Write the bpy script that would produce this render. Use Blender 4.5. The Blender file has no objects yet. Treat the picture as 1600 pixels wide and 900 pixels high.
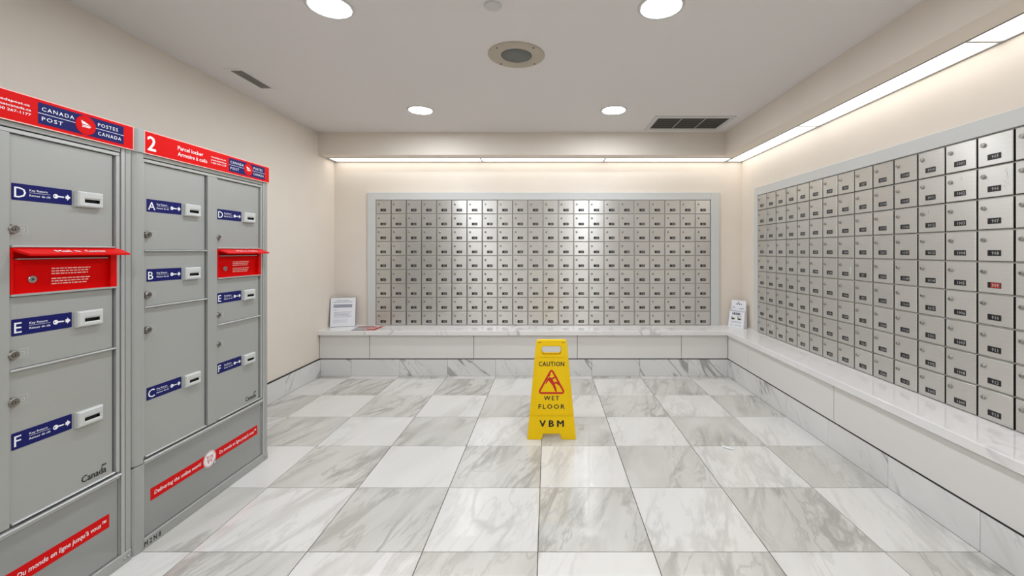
import bpy, math, random
from mathutils import Vector, Matrix

# ------------------------------------------------------------------ camera, world, exposure
SC = bpy.context.scene
COL = SC.collection
H = 1.19                      # camera height
FPX = 666.0                   # focal length in pixels of the 1600 px frame
cam_d = bpy.data.cameras.new('camera')
cam_d.sensor_fit = 'HORIZONTAL'
cam_d.sensor_width = 36.0
cam_d.lens = 36.0 * FPX / 1600.0
cam_d.shift_x = -56.0 / 1600.0
cam_d.shift_y = -58.0 / 1600.0
cam_d.clip_start = 0.02
cam = bpy.data.objects.new('camera', cam_d)
COL.objects.link(cam)
cam.location = (0, 0, H)
cam.rotation_euler = (math.pi / 2, 0, 0)
SC.camera = cam

world = bpy.data.worlds.new('world')
SC.world = world
world.use_nodes = True
world.node_tree.nodes['Background'].inputs[0].default_value = (1.0, 0.96, 0.9, 1)
world.node_tree.nodes['Background'].inputs[1].default_value = 0.05

vs = SC.view_settings
vs.view_transform = 'Standard'
vs.look = 'None'
vs.gamma = 1.0
vs.use_curve_mapping = False
vs.exposure = 0.58
DOWNLIGHT = 96.0
STRIP = 1.75

# ------------------------------------------------------------------ room numbers (metres)
XL, XR = -2.172, 1.975        # side walls
YB, YF = 4.34, -2.05          # back wall, wall behind the camera
ZC = 2.3125                   # ceiling
T = 0.457                     # floor tile
CX0, RY0 = -0.0393, 1.686     # a tile corner
BY, BX = 4.05, 1.71           # faces of the ledge base (back, right)
LX = -2.16                    # face of the left skirting tiles
ZB = 0.158                    # skirting height
ZT = 0.436                    # ledge top
random.seed(7)
PI = math.pi


# ------------------------------------------------------------------ materials
def srgb(r, g, b):
    def f(c):
        c /= 255.0
        return c / 12.92 if c <= 0.04045 else ((c + 0.055) / 1.055) ** 2.4
    return (f(r), f(g), f(b), 1.0)


MATS = {}


def new_mat(name):
    m = bpy.data.materials.new(name)
    m.use_nodes = True
    MATS[name] = m
    nt = m.node_tree
    return m, nt, nt.nodes['Principled BSDF']


def plain(name, col, rough=0.5, metal=0.0, bump=0.0, bscale=300.0, emis=None, estr=0.0, vary=0.0, coat=0.0, spec=0.5):
    m, nt, b = new_mat(name)
    b.inputs['Base Color'].default_value = col
    b.inputs['Roughness'].default_value = rough
    b.inputs['Metallic'].default_value = metal
    b.inputs['Specular IOR Level'].default_value = spec
    if coat:
        b.inputs['Coat Weight'].default_value = coat
        b.inputs['Coat Roughness'].default_value = 0.08
    if emis:
        b.inputs['Emission Color'].default_value = emis
        b.inputs['Emission Strength'].default_value = estr
    N, L = nt.nodes, nt.links
    tc = N.new('ShaderNodeTexCoord')
    if bump:
        no = N.new('ShaderNodeTexNoise')
        no.inputs['Scale'].default_value = bscale
        no.inputs['Detail'].default_value = 3
        L.new(tc.outputs['Object'], no.inputs['Vector'])
        bp = N.new('ShaderNodeBump')
        bp.inputs['Strength'].default_value = bump
        bp.inputs['Distance'].default_value = 0.002
        L.new(no.outputs['Fac'], bp.inputs['Height'])
        L.new(bp.outputs['Normal'], b.inputs['Normal'])
    if vary:
        n2 = N.new('ShaderNodeTexNoise')
        n2.inputs['Scale'].default_value = 2.5
        n2.inputs['Detail'].default_value = 4
        L.new(tc.outputs['Object'], n2.inputs['Vector'])
        mr = N.new('ShaderNodeMapRange')
        mr.inputs['To Min'].default_value = 1 - vary
        mr.inputs['To Max'].default_value = 1 + vary
        L.new(n2.outputs['Fac'], mr.inputs['Value'])
        mx = N.new('ShaderNodeMix')
        mx.data_type = 'RGBA'
        mx.blend_type = 'MULTIPLY'
        mx.inputs['Factor'].default_value = 1
        mx.inputs['A'].default_value = col
        L.new(mr.outputs['Result'], mx.inputs['B'])
        L.new(mx.outputs['Result'], b.inputs['Base Color'])
    return m


def math_node(nt, op, a=None, bval=None, cl=False):
    n = nt.nodes.new('ShaderNodeMath')
    n.operation = op
    n.use_clamp = cl
    for i, v in enumerate((a, bval)):
        if v is None:
            continue
        if isinstance(v, (int, float)):
            n.inputs[i].default_value = v
        else:
            nt.links.new(v, n.inputs[i])
    return n.outputs[0]


def mix_col(nt, fac, a, b, blend='MIX'):
    n = nt.nodes.new('ShaderNodeMix')
    n.data_type = 'RGBA'
    n.blend_type = blend
    for key, v in (('Factor', fac), ('A', a), ('B', b)):
        if isinstance(v, (int, float)):
            n.inputs[key].default_value = v
        elif isinstance(v, tuple):
            n.inputs[key].default_value = v
        else:
            nt.links.new(v, n.inputs[key])
    return n.outputs['Result']


def marble(name, base, cloud, vein, vein_amt, cloud_amt, rough, stretch=(1, 1, 1), rot=(0, 0, 0),
           sc=2.2, width=0.055, random_shift=True, fine=0.5, vthr=(0.38, 0.62), detail=4, dist=0.5, diag=False):
    m, nt, b = new_mat(name)
    N, L = nt.nodes, nt.links
    geo = N.new('ShaderNodeNewGeometry')
    vec = geo.outputs['Position']
    if random_shift:
        oi = N.new('ShaderNodeObjectInfo')
        cmb = N.new('ShaderNodeCombineXYZ')
        for i, k in enumerate((37.0, 61.0, 23.0)):
            L.new(math_node(nt, 'MULTIPLY', oi.outputs['Random'], k), cmb.inputs[i])
        va = N.new('ShaderNodeVectorMath')
        va.operation = 'ADD'
        L.new(vec, va.inputs[0])
        L.new(cmb.outputs[0], va.inputs[1])
        vec = va.outputs[0]
    mp = N.new('ShaderNodeMapping')
    mp.inputs['Rotation'].default_value = rot
    mp.inputs['Scale'].default_value = stretch
    mp0 = N.new('ShaderNodeMapping')
    mp0.inputs['Rotation'].default_value = rot
    mp.inputs['Rotation'].default_value = (0, 0, 0)
    L.new(vec, mp0.inputs['Vector'])
    L.new(mp0.outputs[0], mp.inputs['Vector'])
    v = mp.outputs[0]
    if diag:
        # straight veins falling at 45 degrees across upright tiles of either wall
        def dot(w3):
            d = N.new('ShaderNodeVectorMath')
            d.operation = 'DOT_PRODUCT'
            d.inputs[1].default_value = w3
            L.new(vec, d.inputs[0])
            return d.outputs['Value']
        cb = N.new('ShaderNodeCombineXYZ')
        L.new(dot((2.6, -2.6, 2.2)), cb.inputs[0])
        L.new(dot((0.35, -0.35, -0.5)), cb.inputs[1])
        v = cb.outputs[0]

    def noise(scale, detail, dist, rough_=0.55):
        n = N.new('ShaderNodeTexNoise')
        n.inputs['Scale'].default_value = scale
        n.inputs['Detail'].default_value = detail
        n.inputs['Distortion'].default_value = dist
        n.inputs['Roughness'].default_value = rough_
        L.new(v, n.inputs['Vector'])
        return n.outputs['Fac']

    def smooth(val, lo, hi, a=0.0, c=1.0):
        mr = N.new('ShaderNodeMapRange')
        mr.interpolation_type = 'SMOOTHSTEP'
        mr.inputs['From Min'].default_value = lo
        mr.inputs['From Max'].default_value = hi
        mr.inputs['To Min'].default_value = a
        mr.inputs['To Max'].default_value = c
        L.new(val, mr.inputs['Value'])
        return mr.outputs['Result']

    def ridge(val, w):
        d = math_node(nt, 'ABSOLUTE', math_node(nt, 'SUBTRACT', val, 0.5))
        return smooth(d, 0.0, w, 1.0, 0.0)

    big = noise(sc, detail, dist)
    r1 = ridge(big, width)
    r2 = ridge(noise(sc * 2.3, detail + 1, dist), width * 0.7)
    mask = smooth(noise(sc * 0.9, 2, 0.2), vthr[0], vthr[1])
    veins = math_node(nt, 'MULTIPLY', math_node(nt, 'MAXIMUM', r1, math_node(nt, 'MULTIPLY', r2, fine)), mask)
    clouds = smooth(noise(sc * 1.3, 5, 0.6), 0.3, 0.72)
    c = mix_col(nt, math_node(nt, 'MULTIPLY', clouds, cloud_amt), base, cloud)
    c = mix_col(nt, math_node(nt, 'MULTIPLY', veins, vein_amt), c, vein)
    L.new(c, b.inputs['Base Color'])
    b.inputs['Roughness'].default_value = rough
    return m


def steel(name, col, rough, aniso, vary=0.12, metal=1.0):
    m, nt, b = new_mat(name)
    N, L = nt.nodes, nt.links
    b.inputs['Metallic'].default_value = metal
    oi = N.new('ShaderNodeObjectInfo')
    mr = N.new('ShaderNodeMapRange')
    mr.inputs['To Min'].default_value = 1 - vary
    mr.inputs['To Max'].default_value = 1 + vary * 0.4
    L.new(oi.outputs['Random'], mr.inputs['Value'])
    tc = N.new('ShaderNodeTexCoord')
    mp = N.new('ShaderNodeMapping')
    mp.inputs['Scale'].default_value = (6, 6, 420)
    L.new(tc.outputs['Object'], mp.inputs['Vector'])
    no = N.new('ShaderNodeTexNoise')
    no.inputs['Scale'].default_value = 1.0
    no.inputs['Detail'].default_value = 3
    L.new(mp.outputs[0], no.inputs['Vector'])
    m2 = N.new('ShaderNodeMapRange')
    m2.inputs['To Min'].default_value = 0.9
    m2.inputs['To Max'].default_value = 1.08
    L.new(no.outputs['Fac'], m2.inputs['Value'])
    c = mix_col(nt, 1.0, col, mr.outputs['Result'], 'MULTIPLY')
    c = mix_col(nt, 1.0, c, m2.outputs['Result'], 'MULTIPLY')
    L.new(c, b.inputs['Base Color'])
    b.inputs['Roughness'].default_value = rough
    b.inputs['Anisotropic'].default_value = aniso
    if aniso:
        tg = N.new('ShaderNodeTangent')
        tg.direction_type = 'RADIAL'
        tg.axis = 'Z'
        L.new(tg.outputs[0], b.inputs['Tangent'])
        b.inputs['Anisotropic Rotation'].default_value = 0.25
    return m


def wallpaper(name, col):
    """beige vinyl wall covering: faint cloudy tone and a fine woven relief"""
    m, nt, b = new_mat(name)
    N, L = nt.nodes, nt.links
    geo = N.new('ShaderNodeNewGeometry')
    n1 = N.new('ShaderNodeTexNoise')
    n1.inputs['Scale'].default_value = 3.0
    n1.inputs['Detail'].default_value = 5
    L.new(geo.outputs['Position'], n1.inputs['Vector'])
    mr = N.new('ShaderNodeMapRange')
    mr.inputs['To Min'].default_value = 0.95
    mr.inputs['To Max'].default_value = 1.05
    L.new(n1.outputs['Fac'], mr.inputs['Value'])
    L.new(mix_col(nt, 1.0, col, mr.outputs['Result'], 'MULTIPLY'), b.inputs['Base Color'])
    n2 = N.new('ShaderNodeTexNoise')
    n2.inputs['Scale'].default_value = 160
    n2.inputs['Detail'].default_value = 4
    L.new(geo.outputs['Position'], n2.inputs['Vector'])
    bp = N.new('ShaderNodeBump')
    bp.inputs['Strength'].default_value = 0.12
    bp.inputs['Distance'].default_value = 0.002
    L.new(n2.outputs['Fac'], bp.inputs['Height'])
    L.new(bp.outputs['Normal'], b.inputs['Normal'])
    b.inputs['Roughness'].default_value = 0.6
    return m


wallpaper('wall_paint', srgb(228, 218, 206))
plain('ceiling_paint', srgb(228, 223, 220), 0.85, bump=0.06, bscale=200)
marble('tile_light', srgb(222, 220, 216), srgb(214, 211, 206), srgb(170, 166, 159), 0.42, 0.6, 0.045,
       stretch=(2.6, 0.62, 1), rot=(0, 0, math.radians(17)), sc=1.5, width=0.05, fine=0.6, detail=6, dist=0.35)
marble('tile_grey', srgb(207, 205, 199), srgb(191, 188, 181), srgb(142, 139, 131), 0.6, 0.8, 0.045,
       stretch=(2.8, 0.65, 1), rot=(0, 0, math.radians(18)), sc=1.7, width=0.06, fine=0.7, detail=7, dist=0.4,
       vthr=(0.35, 0.6))
marble('skirting_marble', srgb(226, 225, 223), srgb(212, 211, 209), srgb(152, 150, 148), 0.85, 0.5, 0.12,
       stretch=(2.0, 2.0, 0.9), rot=(math.radians(40), math.radians(-40), 0), sc=0.95, width=0.02, fine=0.4,
       vthr=(0.42, 0.56), detail=3, dist=0.1, diag=True)
marble('ledge_quartz', srgb(233, 231, 229), srgb(224, 222, 220), srgb(150, 150, 150), 0.68, 0.5, 0.03,
       stretch=(1.0, 1.0, 1.0), rot=(0, 0, math.radians(35)), sc=1.3, width=0.018, random_shift=False, fine=0.3,
       vthr=(0.45, 0.65))
plain('grout', srgb(62, 59, 55), 0.85, bump=0.2)
plain('laminate', srgb(224, 221, 217), 0.42, vary=0.02)
plain('shadow_gap', srgb(18, 17, 17), 0.6)
plain('panel_core', srgb(40, 38, 36), 0.8)
steel('door_steel', (0.66, 0.64, 0.605, 1), 0.36, 0.8, 0.06, 0.74)
steel('frame_steel', (0.62, 0.61, 0.59, 1), 0.42, 0.0, 0.0)
plain('bank_trim', srgb(206, 207, 205), 0.42, 0.0)
plain('lock_chrome', (0.40, 0.39, 0.37, 1), 0.28, 1.0)
plain('lock_bronze', (0.27, 0.25, 0.23, 1), 0.35, 1.0)
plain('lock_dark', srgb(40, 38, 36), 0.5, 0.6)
plain('plate_black', srgb(14, 14, 15), 0.35)
plain('plate_red', srgb(165, 42, 30), 0.4)
plain('plate_digit', srgb(205, 205, 205), 0.5)
plain('locker_grey', srgb(168, 169, 165), 0.34, 0.25, bump=0.03, bscale=900, vary=0.02)
plain('locker_rail', srgb(186, 187, 184), 0.3, 0.45)
plain('locker_lower', srgb(148, 149, 146), 0.2, 0.15, coat=0.4)
plain('locker_dark', srgb(20, 20, 20), 0.7)
plain('post_red', srgb(212, 8, 8), 0.4, spec=0.12)
plain('post_red_deep', srgb(216, 3, 3), 0.5, spec=0.06)
plain('post_blue', srgb(16, 20, 92), 0.45, spec=0.2)
plain('print_white', srgb(240, 240, 240), 0.45)
plain('print_pink', srgb(246, 190, 180), 0.45)
plain('print_black', srgb(20, 20, 20), 0.5)
plain('slot_plastic', srgb(196, 197, 193), 0.4)
plain('sign_yellow', srgb(240, 198, 4), 0.42, spec=0.25, bump=0.05, bscale=250)
plain('sign_red', srgb(196, 24, 18), 0.45)
plain('paper_white', srgb(232, 233, 238), 0.5)
plain('paper_grey', srgb(168, 170, 186), 0.6)
plain('paper_ink', srgb(120, 120, 134), 0.6)
plain('leaflet_red', srgb(176, 44, 42), 0.35)
plain('leaflet_cream', srgb(228, 214, 204), 0.4)
plain('leaflet_slate', srgb(150, 150, 158), 0.4)
plain('print_olive', srgb(176, 180, 120), 0.5)
plain('acrylic_edge', srgb(52, 50, 54), 0.15)
plain('trim_white', srgb(206, 204, 200), 0.4)
plain('vent_white', srgb(206, 204, 200), 0.5)
plain('vent_slat', srgb(146, 144, 138), 0.5)
plain('vent_dark', srgb(84, 82, 77), 0.8)
plain('speaker_ring', srgb(184, 173, 156), 0.5)
plain('speaker_mesh', srgb(112, 114, 110), 0.6, bump=0.6, bscale=600)
plain('light_frame', srgb(170, 170, 170), 0.35, 0.6)
plain('downlight_lens', (1, 1, 1, 1), 0.5, emis=(0.90, 0.96, 1.03, 1), estr=DOWNLIGHT)
plain('strip_lens', (1, 1, 1, 1), 0.5, emis=(0.98, 0.95, 0.90, 1), estr=STRIP)


# ------------------------------------------------------------------ mesh building
def add_obj(name, data, parent=None, loc=(0, 0, 0), rz=0.0):
    o = bpy.data.objects.new(name, data)
    COL.objects.link(o)
    o.location = loc
    o.rotation_euler = (0, 0, rz)
    if parent:
        o.parent = parent
    return o


def tag(o, label=None, cat=None, group=None, kind=None):
    if label:
        o['label'] = label
    if cat:
        o['category'] = cat
    if group:
        o['group'] = group
    if kind:
        o['kind'] = kind
    return o


def thing(name, label, cat, loc=(0, 0, 0), rz=0.0, group=None):
    return tag(add_obj(name, None, None, loc, rz), label, cat, group)


_curve_cache = {}


def curve_geo(key, make):
    """evaluate a filled 2D curve or a text into plain (verts, faces); cached"""
    if key in _curve_cache:
        return _curve_cache[key]
    cu = make()
    ob = bpy.data.objects.new('tmp_curve', cu)
    COL.objects.link(ob)
    bpy.context.view_layer.update()
    dg = bpy.context.evaluated_depsgraph_get()
    me = bpy.data.meshes.new_from_object(ob.evaluated_get(dg))
    vs_ = [tuple(v.co) for v in me.vertices]
    fs_ = [tuple(p.vertices) for p in me.polygons]
    bpy.data.objects.remove(ob)
    bpy.data.curves.remove(cu)
    bpy.data.meshes.remove(me)
    _curve_cache[key] = (vs_, fs_)
    return vs_, fs_


def text_geo(s, bold=0.0, shear=0.0, spacing=1.0, res=2):
    def mk():
        cu = bpy.data.curves.new('tmp_text', 'FONT')
        cu.body = s
        cu.size = 1.0
        cu.offset = bold
        cu.shear = shear
        cu.space_character = spacing
        cu.resolution_u = res
        cu.fill_mode = 'FRONT'
        return cu
    return curve_geo(('t', s, bold, shear, spacing, res), mk)


def shape_geo(loops, extrude=0.0, bevel=0.0):
    def mk():
        cu = bpy.data.curves.new('tmp_shape', 'CURVE')
        cu.dimensions = '2D'
        cu.fill_mode = 'BOTH'
        cu.extrude = extrude
        cu.bevel_depth = bevel
        cu.bevel_resolution = 0
        cu.offset = -bevel
        for lp in loops:
            sp = cu.splines.new('POLY')
            sp.points.add(len(lp) - 1)
            for p, (x, y) in zip(sp.points, lp):
                p.co = (x, y, 0, 1)
            sp.use_cyclic_u = True
        return cu
    key = ('s', tuple(tuple(l) for l in loops), extrude, bevel)
    return curve_geo(key, mk)


def rrect(x0, x1, z0, z1, r, n=4):
    pts = []
    for cx, cz, a0 in ((x1 - r, z0 + r, -PI / 2), (x1 - r, z1 - r, 0), (x0 + r, z1 - r, PI / 2), (x0 + r, z0 + r, PI)):
        for i in range(n + 1):
            a = a0 + (PI / 2) * i / n
            pts.append((cx + r * math.cos(a), cz + r * math.sin(a)))
    return pts


def circle(cx, cz, r, n=24):
    return [(cx + r * math.cos(2 * PI * i / n), cz + r * math.sin(2 * PI * i / n)) for i in range(n)]


class MB:
    """collects geometry; front view: x right, z up, -y towards the viewer"""

    def __init__(self):
        self.v, self.f, self.m, self.names = [], [], [], []
        self.smooth = []

    def mi(self, mat):
        if mat not in self.names:
            self.names.append(mat)
        return self.names.index(mat)

    def add(self, verts, faces, mat, smooth=False):
        o = len(self.v)
        self.v += [tuple(p) for p in verts]
        k = self.mi(mat)
        for f in faces:
            self.f.append(tuple(i + o for i in f))
            self.m.append(k)
            self.smooth.append(smooth)
        return self

    def box(self, x0, x1, y0, y1, z0, z1, mat):
        v = [(x0, y0, z0), (x1, y0, z0), (x1, y1, z0), (x0, y1, z0), (x0, y0, z1), (x1, y0, z1), (x1, y1, z1), (x0, y1, z1)]
        f = [(3, 2, 1, 0), (4, 5, 6, 7), (0, 1, 5, 4), (1, 2, 6, 5), (2, 3, 7, 6), (3, 0, 4, 7)]
        return self.add(v, f, mat)

    def cbox(self, x0, x1, y0, y1, z0, z1, c, mat):
        """box with chamfered front (y0) edges"""
        v = [(x0, y1, z0), (x1, y1, z0), (x1, y1, z1), (x0, y1, z1),
             (x0, y0 + c, z0), (x1, y0 + c, z0), (x1, y0 + c, z1), (x0, y0 + c, z1),
             (x0 + c, y0, z0 + c), (x1 - c, y0, z0 + c), (x1 - c, y0, z1 - c), (x0 + c, y0, z1 - c)]
        f = [(3, 2, 1, 0), (8, 9, 10, 11)]
        for i in range(4):
            j = (i + 1) % 4
            f += [(i, j, 4 + j, 4 + i), (4 + i, 4 + j, 8 + j, 8 + i)]
        return self.add(v, f, mat)

    def tbox(self, x0, x1, y0, y1, z0, z1, c, mat):
        """box with chamfered top edges"""
        v = [(x0, y0, z0), (x1, y0, z0), (x1, y1, z0), (x0, y1, z0),
             (x0, y0, z1 - c), (x1, y0, z1 - c), (x1, y1, z1 - c), (x0, y1, z1 - c),
             (x0 + c, y0 + c, z1), (x1 - c, y0 + c, z1), (x1 - c, y1 - c, z1), (x0 + c, y1 - c, z1)]
        f = [(3, 2, 1, 0), (8, 9, 10, 11)]
        for i in range(4):
            j = (i + 1) % 4
            f += [(i, j, 4 + j, 4 + i), (4 + i, 4 + j, 8 + j, 8 + i)]
        return self.add(v, f, mat)

    def vprism(self, poly, z0, z1, mat, smooth=False):
        """polygon in (x, y), counter-clockwise seen from above"""
        n = len(poly)
        v = [(x, y, z0) for x, y in poly] + [(x, y, z1) for x, y in poly]
        self.add(v, [tuple(range(n - 1, -1, -1)), tuple(range(n, 2 * n))], mat)
        return self.add(v, [(i, (i + 1) % n, n + (i + 1) % n, n + i) for i in range(n)], mat, smooth)

    def fprism(self, poly, y0, y1, mat):
        """polygon in (x, z) counter-clockwise from the front, extruded from y0 (front) to y1"""
        n = len(poly)
        v = [(x, y0, z) for x, z in poly] + [(x, y1, z) for x, z in poly]
        f = [tuple(range(n)), tuple(range(2 * n - 1, n - 1, -1))]
        f += [((i + 1) % n, i, n + i, n + (i + 1) % n) for i in range(n)]
        return self.add(v, f, mat)

    def flat(self, poly, y, mat):
        return self.add([(x, y, z) for x, z in poly], [tuple(range(len(poly)))], mat)

    def rect(self, x0, x1, z0, z1, y, mat):
        return self.flat([(x0, z0), (x1, z0), (x1, z1), (x0, z1)], y, mat)

    def shape(self, loops, y, mat, depth=0.0, bevel=0.0):
        """filled outline with holes; y is the front plane"""
        vs_, fs_ = shape_geo(loops, max(depth / 2 - bevel, 0.0), bevel)
        yc = y + depth / 2
        return self.add([(a, yc - c, b) for a, b, c in vs_], fs_, mat)

    def text(self, s, x, z, h, y, mat, width=None, align='L', bold=0.0, shear=0.0, spacing=1.0, rot=0.0, res=2):
        """h = cap height; z = baseline; width squeezes the line to that length"""
        vs_, fs_ = text_geo(s, 0.0, shear, spacing, res)
        if not vs_:
            return self
        x0 = min(p[0] for p in vs_)
        x1 = max(p[0] for p in vs_)
        k = h / 0.73
        kx = width / (x1 - x0) if width else k
        off = 0 if align == 'L' else (-(x1 - x0) * kx / 2 if align == 'C' else -(x1 - x0) * kx)
        out = []
        for a, b, c in vs_:
            px, pz = (a - x0) * kx + off, b * k
            if rot:
                px, pz = px * math.cos(rot) - pz * math.sin(rot), px * math.sin(rot) + pz * math.cos(rot)
            out.append((x + px, y, z + pz))
        if bold:
            # heavier strokes: overlaid copies nudged by the stroke gain
            q = bold * k
            for n_, (dx, dz) in enumerate(((-q, 0), (q, 0), (0, q * 0.7), (0, -q * 0.7))):
                self.add([(a + dx, b - 0.00001 * (n_ + 1), c + dz) for a, b, c in out], fs_, mat)
        return self.add(out, fs_, mat)

    def words(self, x, z, w, h, y, mat, seed=0):
        """a line of print too small to read: word-length dashes"""
        r = random.Random(seed)
        p = x
        while p < x + w - h:
            l = min(h * r.uniform(1.2, 4.2), x + w - p)
            self.rect(p, p + l, z, z + h, y, mat)
            p += l + h * 0.7
        return self

    def disc(self, cx, cz, r, y, mat, n=20):
        return self.flat(circle(cx, cz, r, n), y, mat)

    def lathe(self, cx, cz, prof, mat, n=20, smooth=True, cap=True):
        """profile of (radius, y) from the back to the front, axis along y"""
        v, f = [], []
        for r, y in prof:
            for i in range(n):
                a = 2 * PI * i / n
                v.append((cx + r * math.cos(a), y, cz + r * math.sin(a)))
        for k in range(len(prof) - 1):
            for i in range(n):
                j = (i + 1) % n
                f.append((k * n + i, k * n + j, (k + 1) * n + j, (k + 1) * n + i))
        self.add(v, f, mat, smooth)
        if cap:
            r, y = prof[-1]
            self.disc(cx, cz, r, y, mat, n)
        return self

    def zlathe(self, prof, mat, n=32, smooth=True, cap=True, flip=False):
        """profile of (radius, z) about the z axis, top to bottom; capped at the bottom"""
        v, f = [], []
        for r, z in prof:
            for i in range(n):
                a = 2 * PI * i / n
                v.append((r * math.cos(a), r * math.sin(a), z))
        for k in range(len(prof) - 1):
            for i in range(n):
                j = (i + 1) % n
                f.append((k * n + j, k * n + i, (k + 1) * n + i, (k + 1) * n + j))
        self.add(v, f, mat, smooth)
        if cap:
            o = (len(prof) - 1) * n
            self.add(v[o:o + n], [tuple(range(n - 1, -1, -1))], mat)
        return self

    def xform(self, mat4, start=0):
        for i in range(start, len(self.v)):
            self.v[i] = tuple(mat4 @ Vector(self.v[i]))
        return self

    def mesh(self, name):
        me = bpy.data.meshes.new(name)
        me.from_pydata(self.v, [], self.f)
        for n in self.names:
            me.materials.append(MATS[n])
        me.polygons.foreach_set('material_index', self.m)
        me.polygons.foreach_set('use_smooth', self.smooth)
        me.update()
        return me

    def build(self, name, parent=None, loc=(0, 0, 0), rz=0.0):
        return add_obj(name, self.mesh(name), parent, loc, rz)


def struct(name, mb):
    return tag(mb.build(name), kind='structure')


for ch in '0123456789':
    text_geo(ch, 0.0, 0.0, 1.0, 1)

# ------------------------------------------------------------------ room shell
WT = 0.12
struct('wall_left', MB().box(XL - WT, XL, YF - WT, YB + WT, -0.06, ZC, 'wall_paint'))
struct('wall_right', MB().box(XR, XR + WT, YF - WT, YB + WT, -0.06, ZC, 'wall_paint'))
struct('wall_back', MB().box(XL, XR, YB, YB + WT, -0.06, ZC, 'wall_paint'))
struct('wall_front', MB().box(XL, XR, YF - WT, YF, -0.06, ZC, 'wall_paint'))
struct('ceiling', MB().box(XL - WT, XR + WT, YF - WT, YB + WT, ZC, ZC + 0.1, 'ceiling_paint'))

# dropped soffit with a channel for the strip lights
ZS, ZCH = 2.098, 2.14
SY, SX = 4.03, 1.68
so = MB()
so.box(XL, XR, SY, YB, ZCH, ZC, 'wall_paint')
so.box(SX, XR, YF, SY, ZCH, ZC, 'wall_paint')
so.box(XL, 1.81, SY, 4.165, ZS, ZCH, 'wall_paint')
so.box(SX, 1.81, YF, SY, ZS, ZCH, 'wall_paint')
tag(struct('trim_1', so), 'beige dropped soffit running along the back and right walls')

# floor: grout bed and one object for each tile
floor = struct('floor', MB().box(XL, XR, YF, YB, -0.06, -0.003, 'grout'))
G = 0.0016
tile_cache = {}


def tile_mesh(w, d, mat):
    key = (round(w, 4), round(d, 4), mat)
    if key not in tile_cache:
        tile_cache[key] = MB().tbox(-w / 2, w / 2, -d / 2, d / 2, -0.012, 0.0, 0.0008, mat).mesh('tile')
    return tile_cache[key]


for i in range(-6, 6):
    for j in range(-10, 7):
        x0, x1 = max(CX0 + i * T, LX), min(CX0 + (i + 1) * T, BX)
        y0, y1 = max(RY0 + j * T, YF), min(RY0 + (j + 1) * T, BY)
        if x1 - x0 < 0.01 or y1 - y0 < 0.01:
            continue
        mat = 'tile_grey' if (i + j) % 2 == 0 else 'tile_light'
        o = add_obj('tile', tile_mesh(x1 - x0 - 2 * G, y1 - y0 - 2 * G, mat), floor, ((x0 + x1) / 2, (y0 + y1) / 2, 0))


def skirting(name, length_pts, axis, face, back, sign):
    """row of marble tiles along a wall; axis 'x' or 'y' is the running direction"""
    lo, hi = length_pts[0], length_pts[-1]
    core = MB()
    a, b = min(face, back), max(face, back)
    ca, cb = (a + 0.003, b) if sign < 0 else (a, b - 0.003)
    if axis == 'x':
        core.box(lo, hi, ca, cb, 0.0, ZB + 0.009, 'shadow_gap')
    else:
        core.box(ca, cb, lo, hi, 0.0, ZB + 0.009, 'shadow_gap')
    root = struct(name, core)
    for p, q in zip(length_pts[:-1], length_pts[1:]):
        m = MB()
        t0, t1 = (a, a + 0.009) if sign < 0 else (b - 0.009, b)
        if axis == 'x':
            m.box(p + G * .6, q - G * .6, t0, t1, 0.0, ZB, 'skirting_marble')
        else:
            m.box(t0, t1, p + G * .6, q - G * .6, 0.0, ZB, 'skirting_marble')
        # put the origin on the tile so that each tile has its own veins
        m.build('tile', root)
    return root


xs = [LX] + [CX0 + k * T for k in range(-4, 4)] + [BX]
ys = [RY0 + k * T for k in range(-8, 6)] + [BY]
skirting('baseboard_left', [YF] + ys, 'y', LX, XL, 1)
skirting('baseboard_back', xs, 'x', BY, BY + 0.02, -1)
skirting('baseboard_right', [YF] + ys, 'y', BX, BX + 0.02, -1)

# ledge below the mailboxes: panelled base and stone top
plinth = thing('panelled_plinth', 'low plinth faced with pale grey laminate panels below the back mailboxes', 'plinth', (0, BY, 0))
MB().box(XL, BX, 0.02, YB - BY - 0.022, 0.0, 0.394, 'panel_core').build('core', plinth)
P0, P1 = ZB + 0.0095, 0.3925
for a, b in zip([XL + 0.002, -1.694, -0.705, 0.28, 1.27], [-1.694, -0.705, 0.28, 1.27, BX]):
    MB().cbox(a + 0.0024, b - 0.0024, 0, 0.019, P0, P1, 0.001, 'laminate').build('panel', plinth)
plinth = thing('panelled_plinth', 'long low plinth faced with pale grey laminate panels below the right wall mailboxes', 'plinth', (BX, BY, 0), -PI / 2)
MB().box(0.0, BY - YF, 0.02, XR - BX - 0.022, 0.0, 0.394, 'panel_core').build('core', plinth)
for a, b in zip([BY, 3.65, 2.549, 1.45, 0.35, -0.75], [3.65, 2.549, 1.45, 0.35, -0.75, YF]):
    MB().cbox(BY - a + 0.0024, BY - b - 0.0024, 0, 0.019, P0, P1, 0.001, 'laminate').build('panel', plinth)

top = MB()
e = 0.003
poly = [(XL, YB), (XL, 4.016), (1.685, 4.016), (1.685, YF), (XR, YF), (XR, YB)]
top.vprism(poly, 0.394, ZT - e, 'ledge_quartz')
ins = [(XL, YB), (XL, 4.016 + e), (1.685 + e, 4.016 + e), (1.685 + e, YF), (XR, YF), (XR, YB)]
n = len(poly)
v = [(x, y, ZT - e) for x, y in poly] + [(x, y, ZT) for x, y in ins]
top.add(v, [tuple(range(n, 2 * n))] + [(i, (i + 1) % n, n + (i + 1) % n, n + i) for i in range(n)], 'ledge_quartz')
tag(top.build('ledge_worktop'), 'polished white veined stone top of the ledge below both mailbox banks', 'worktop')


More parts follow.
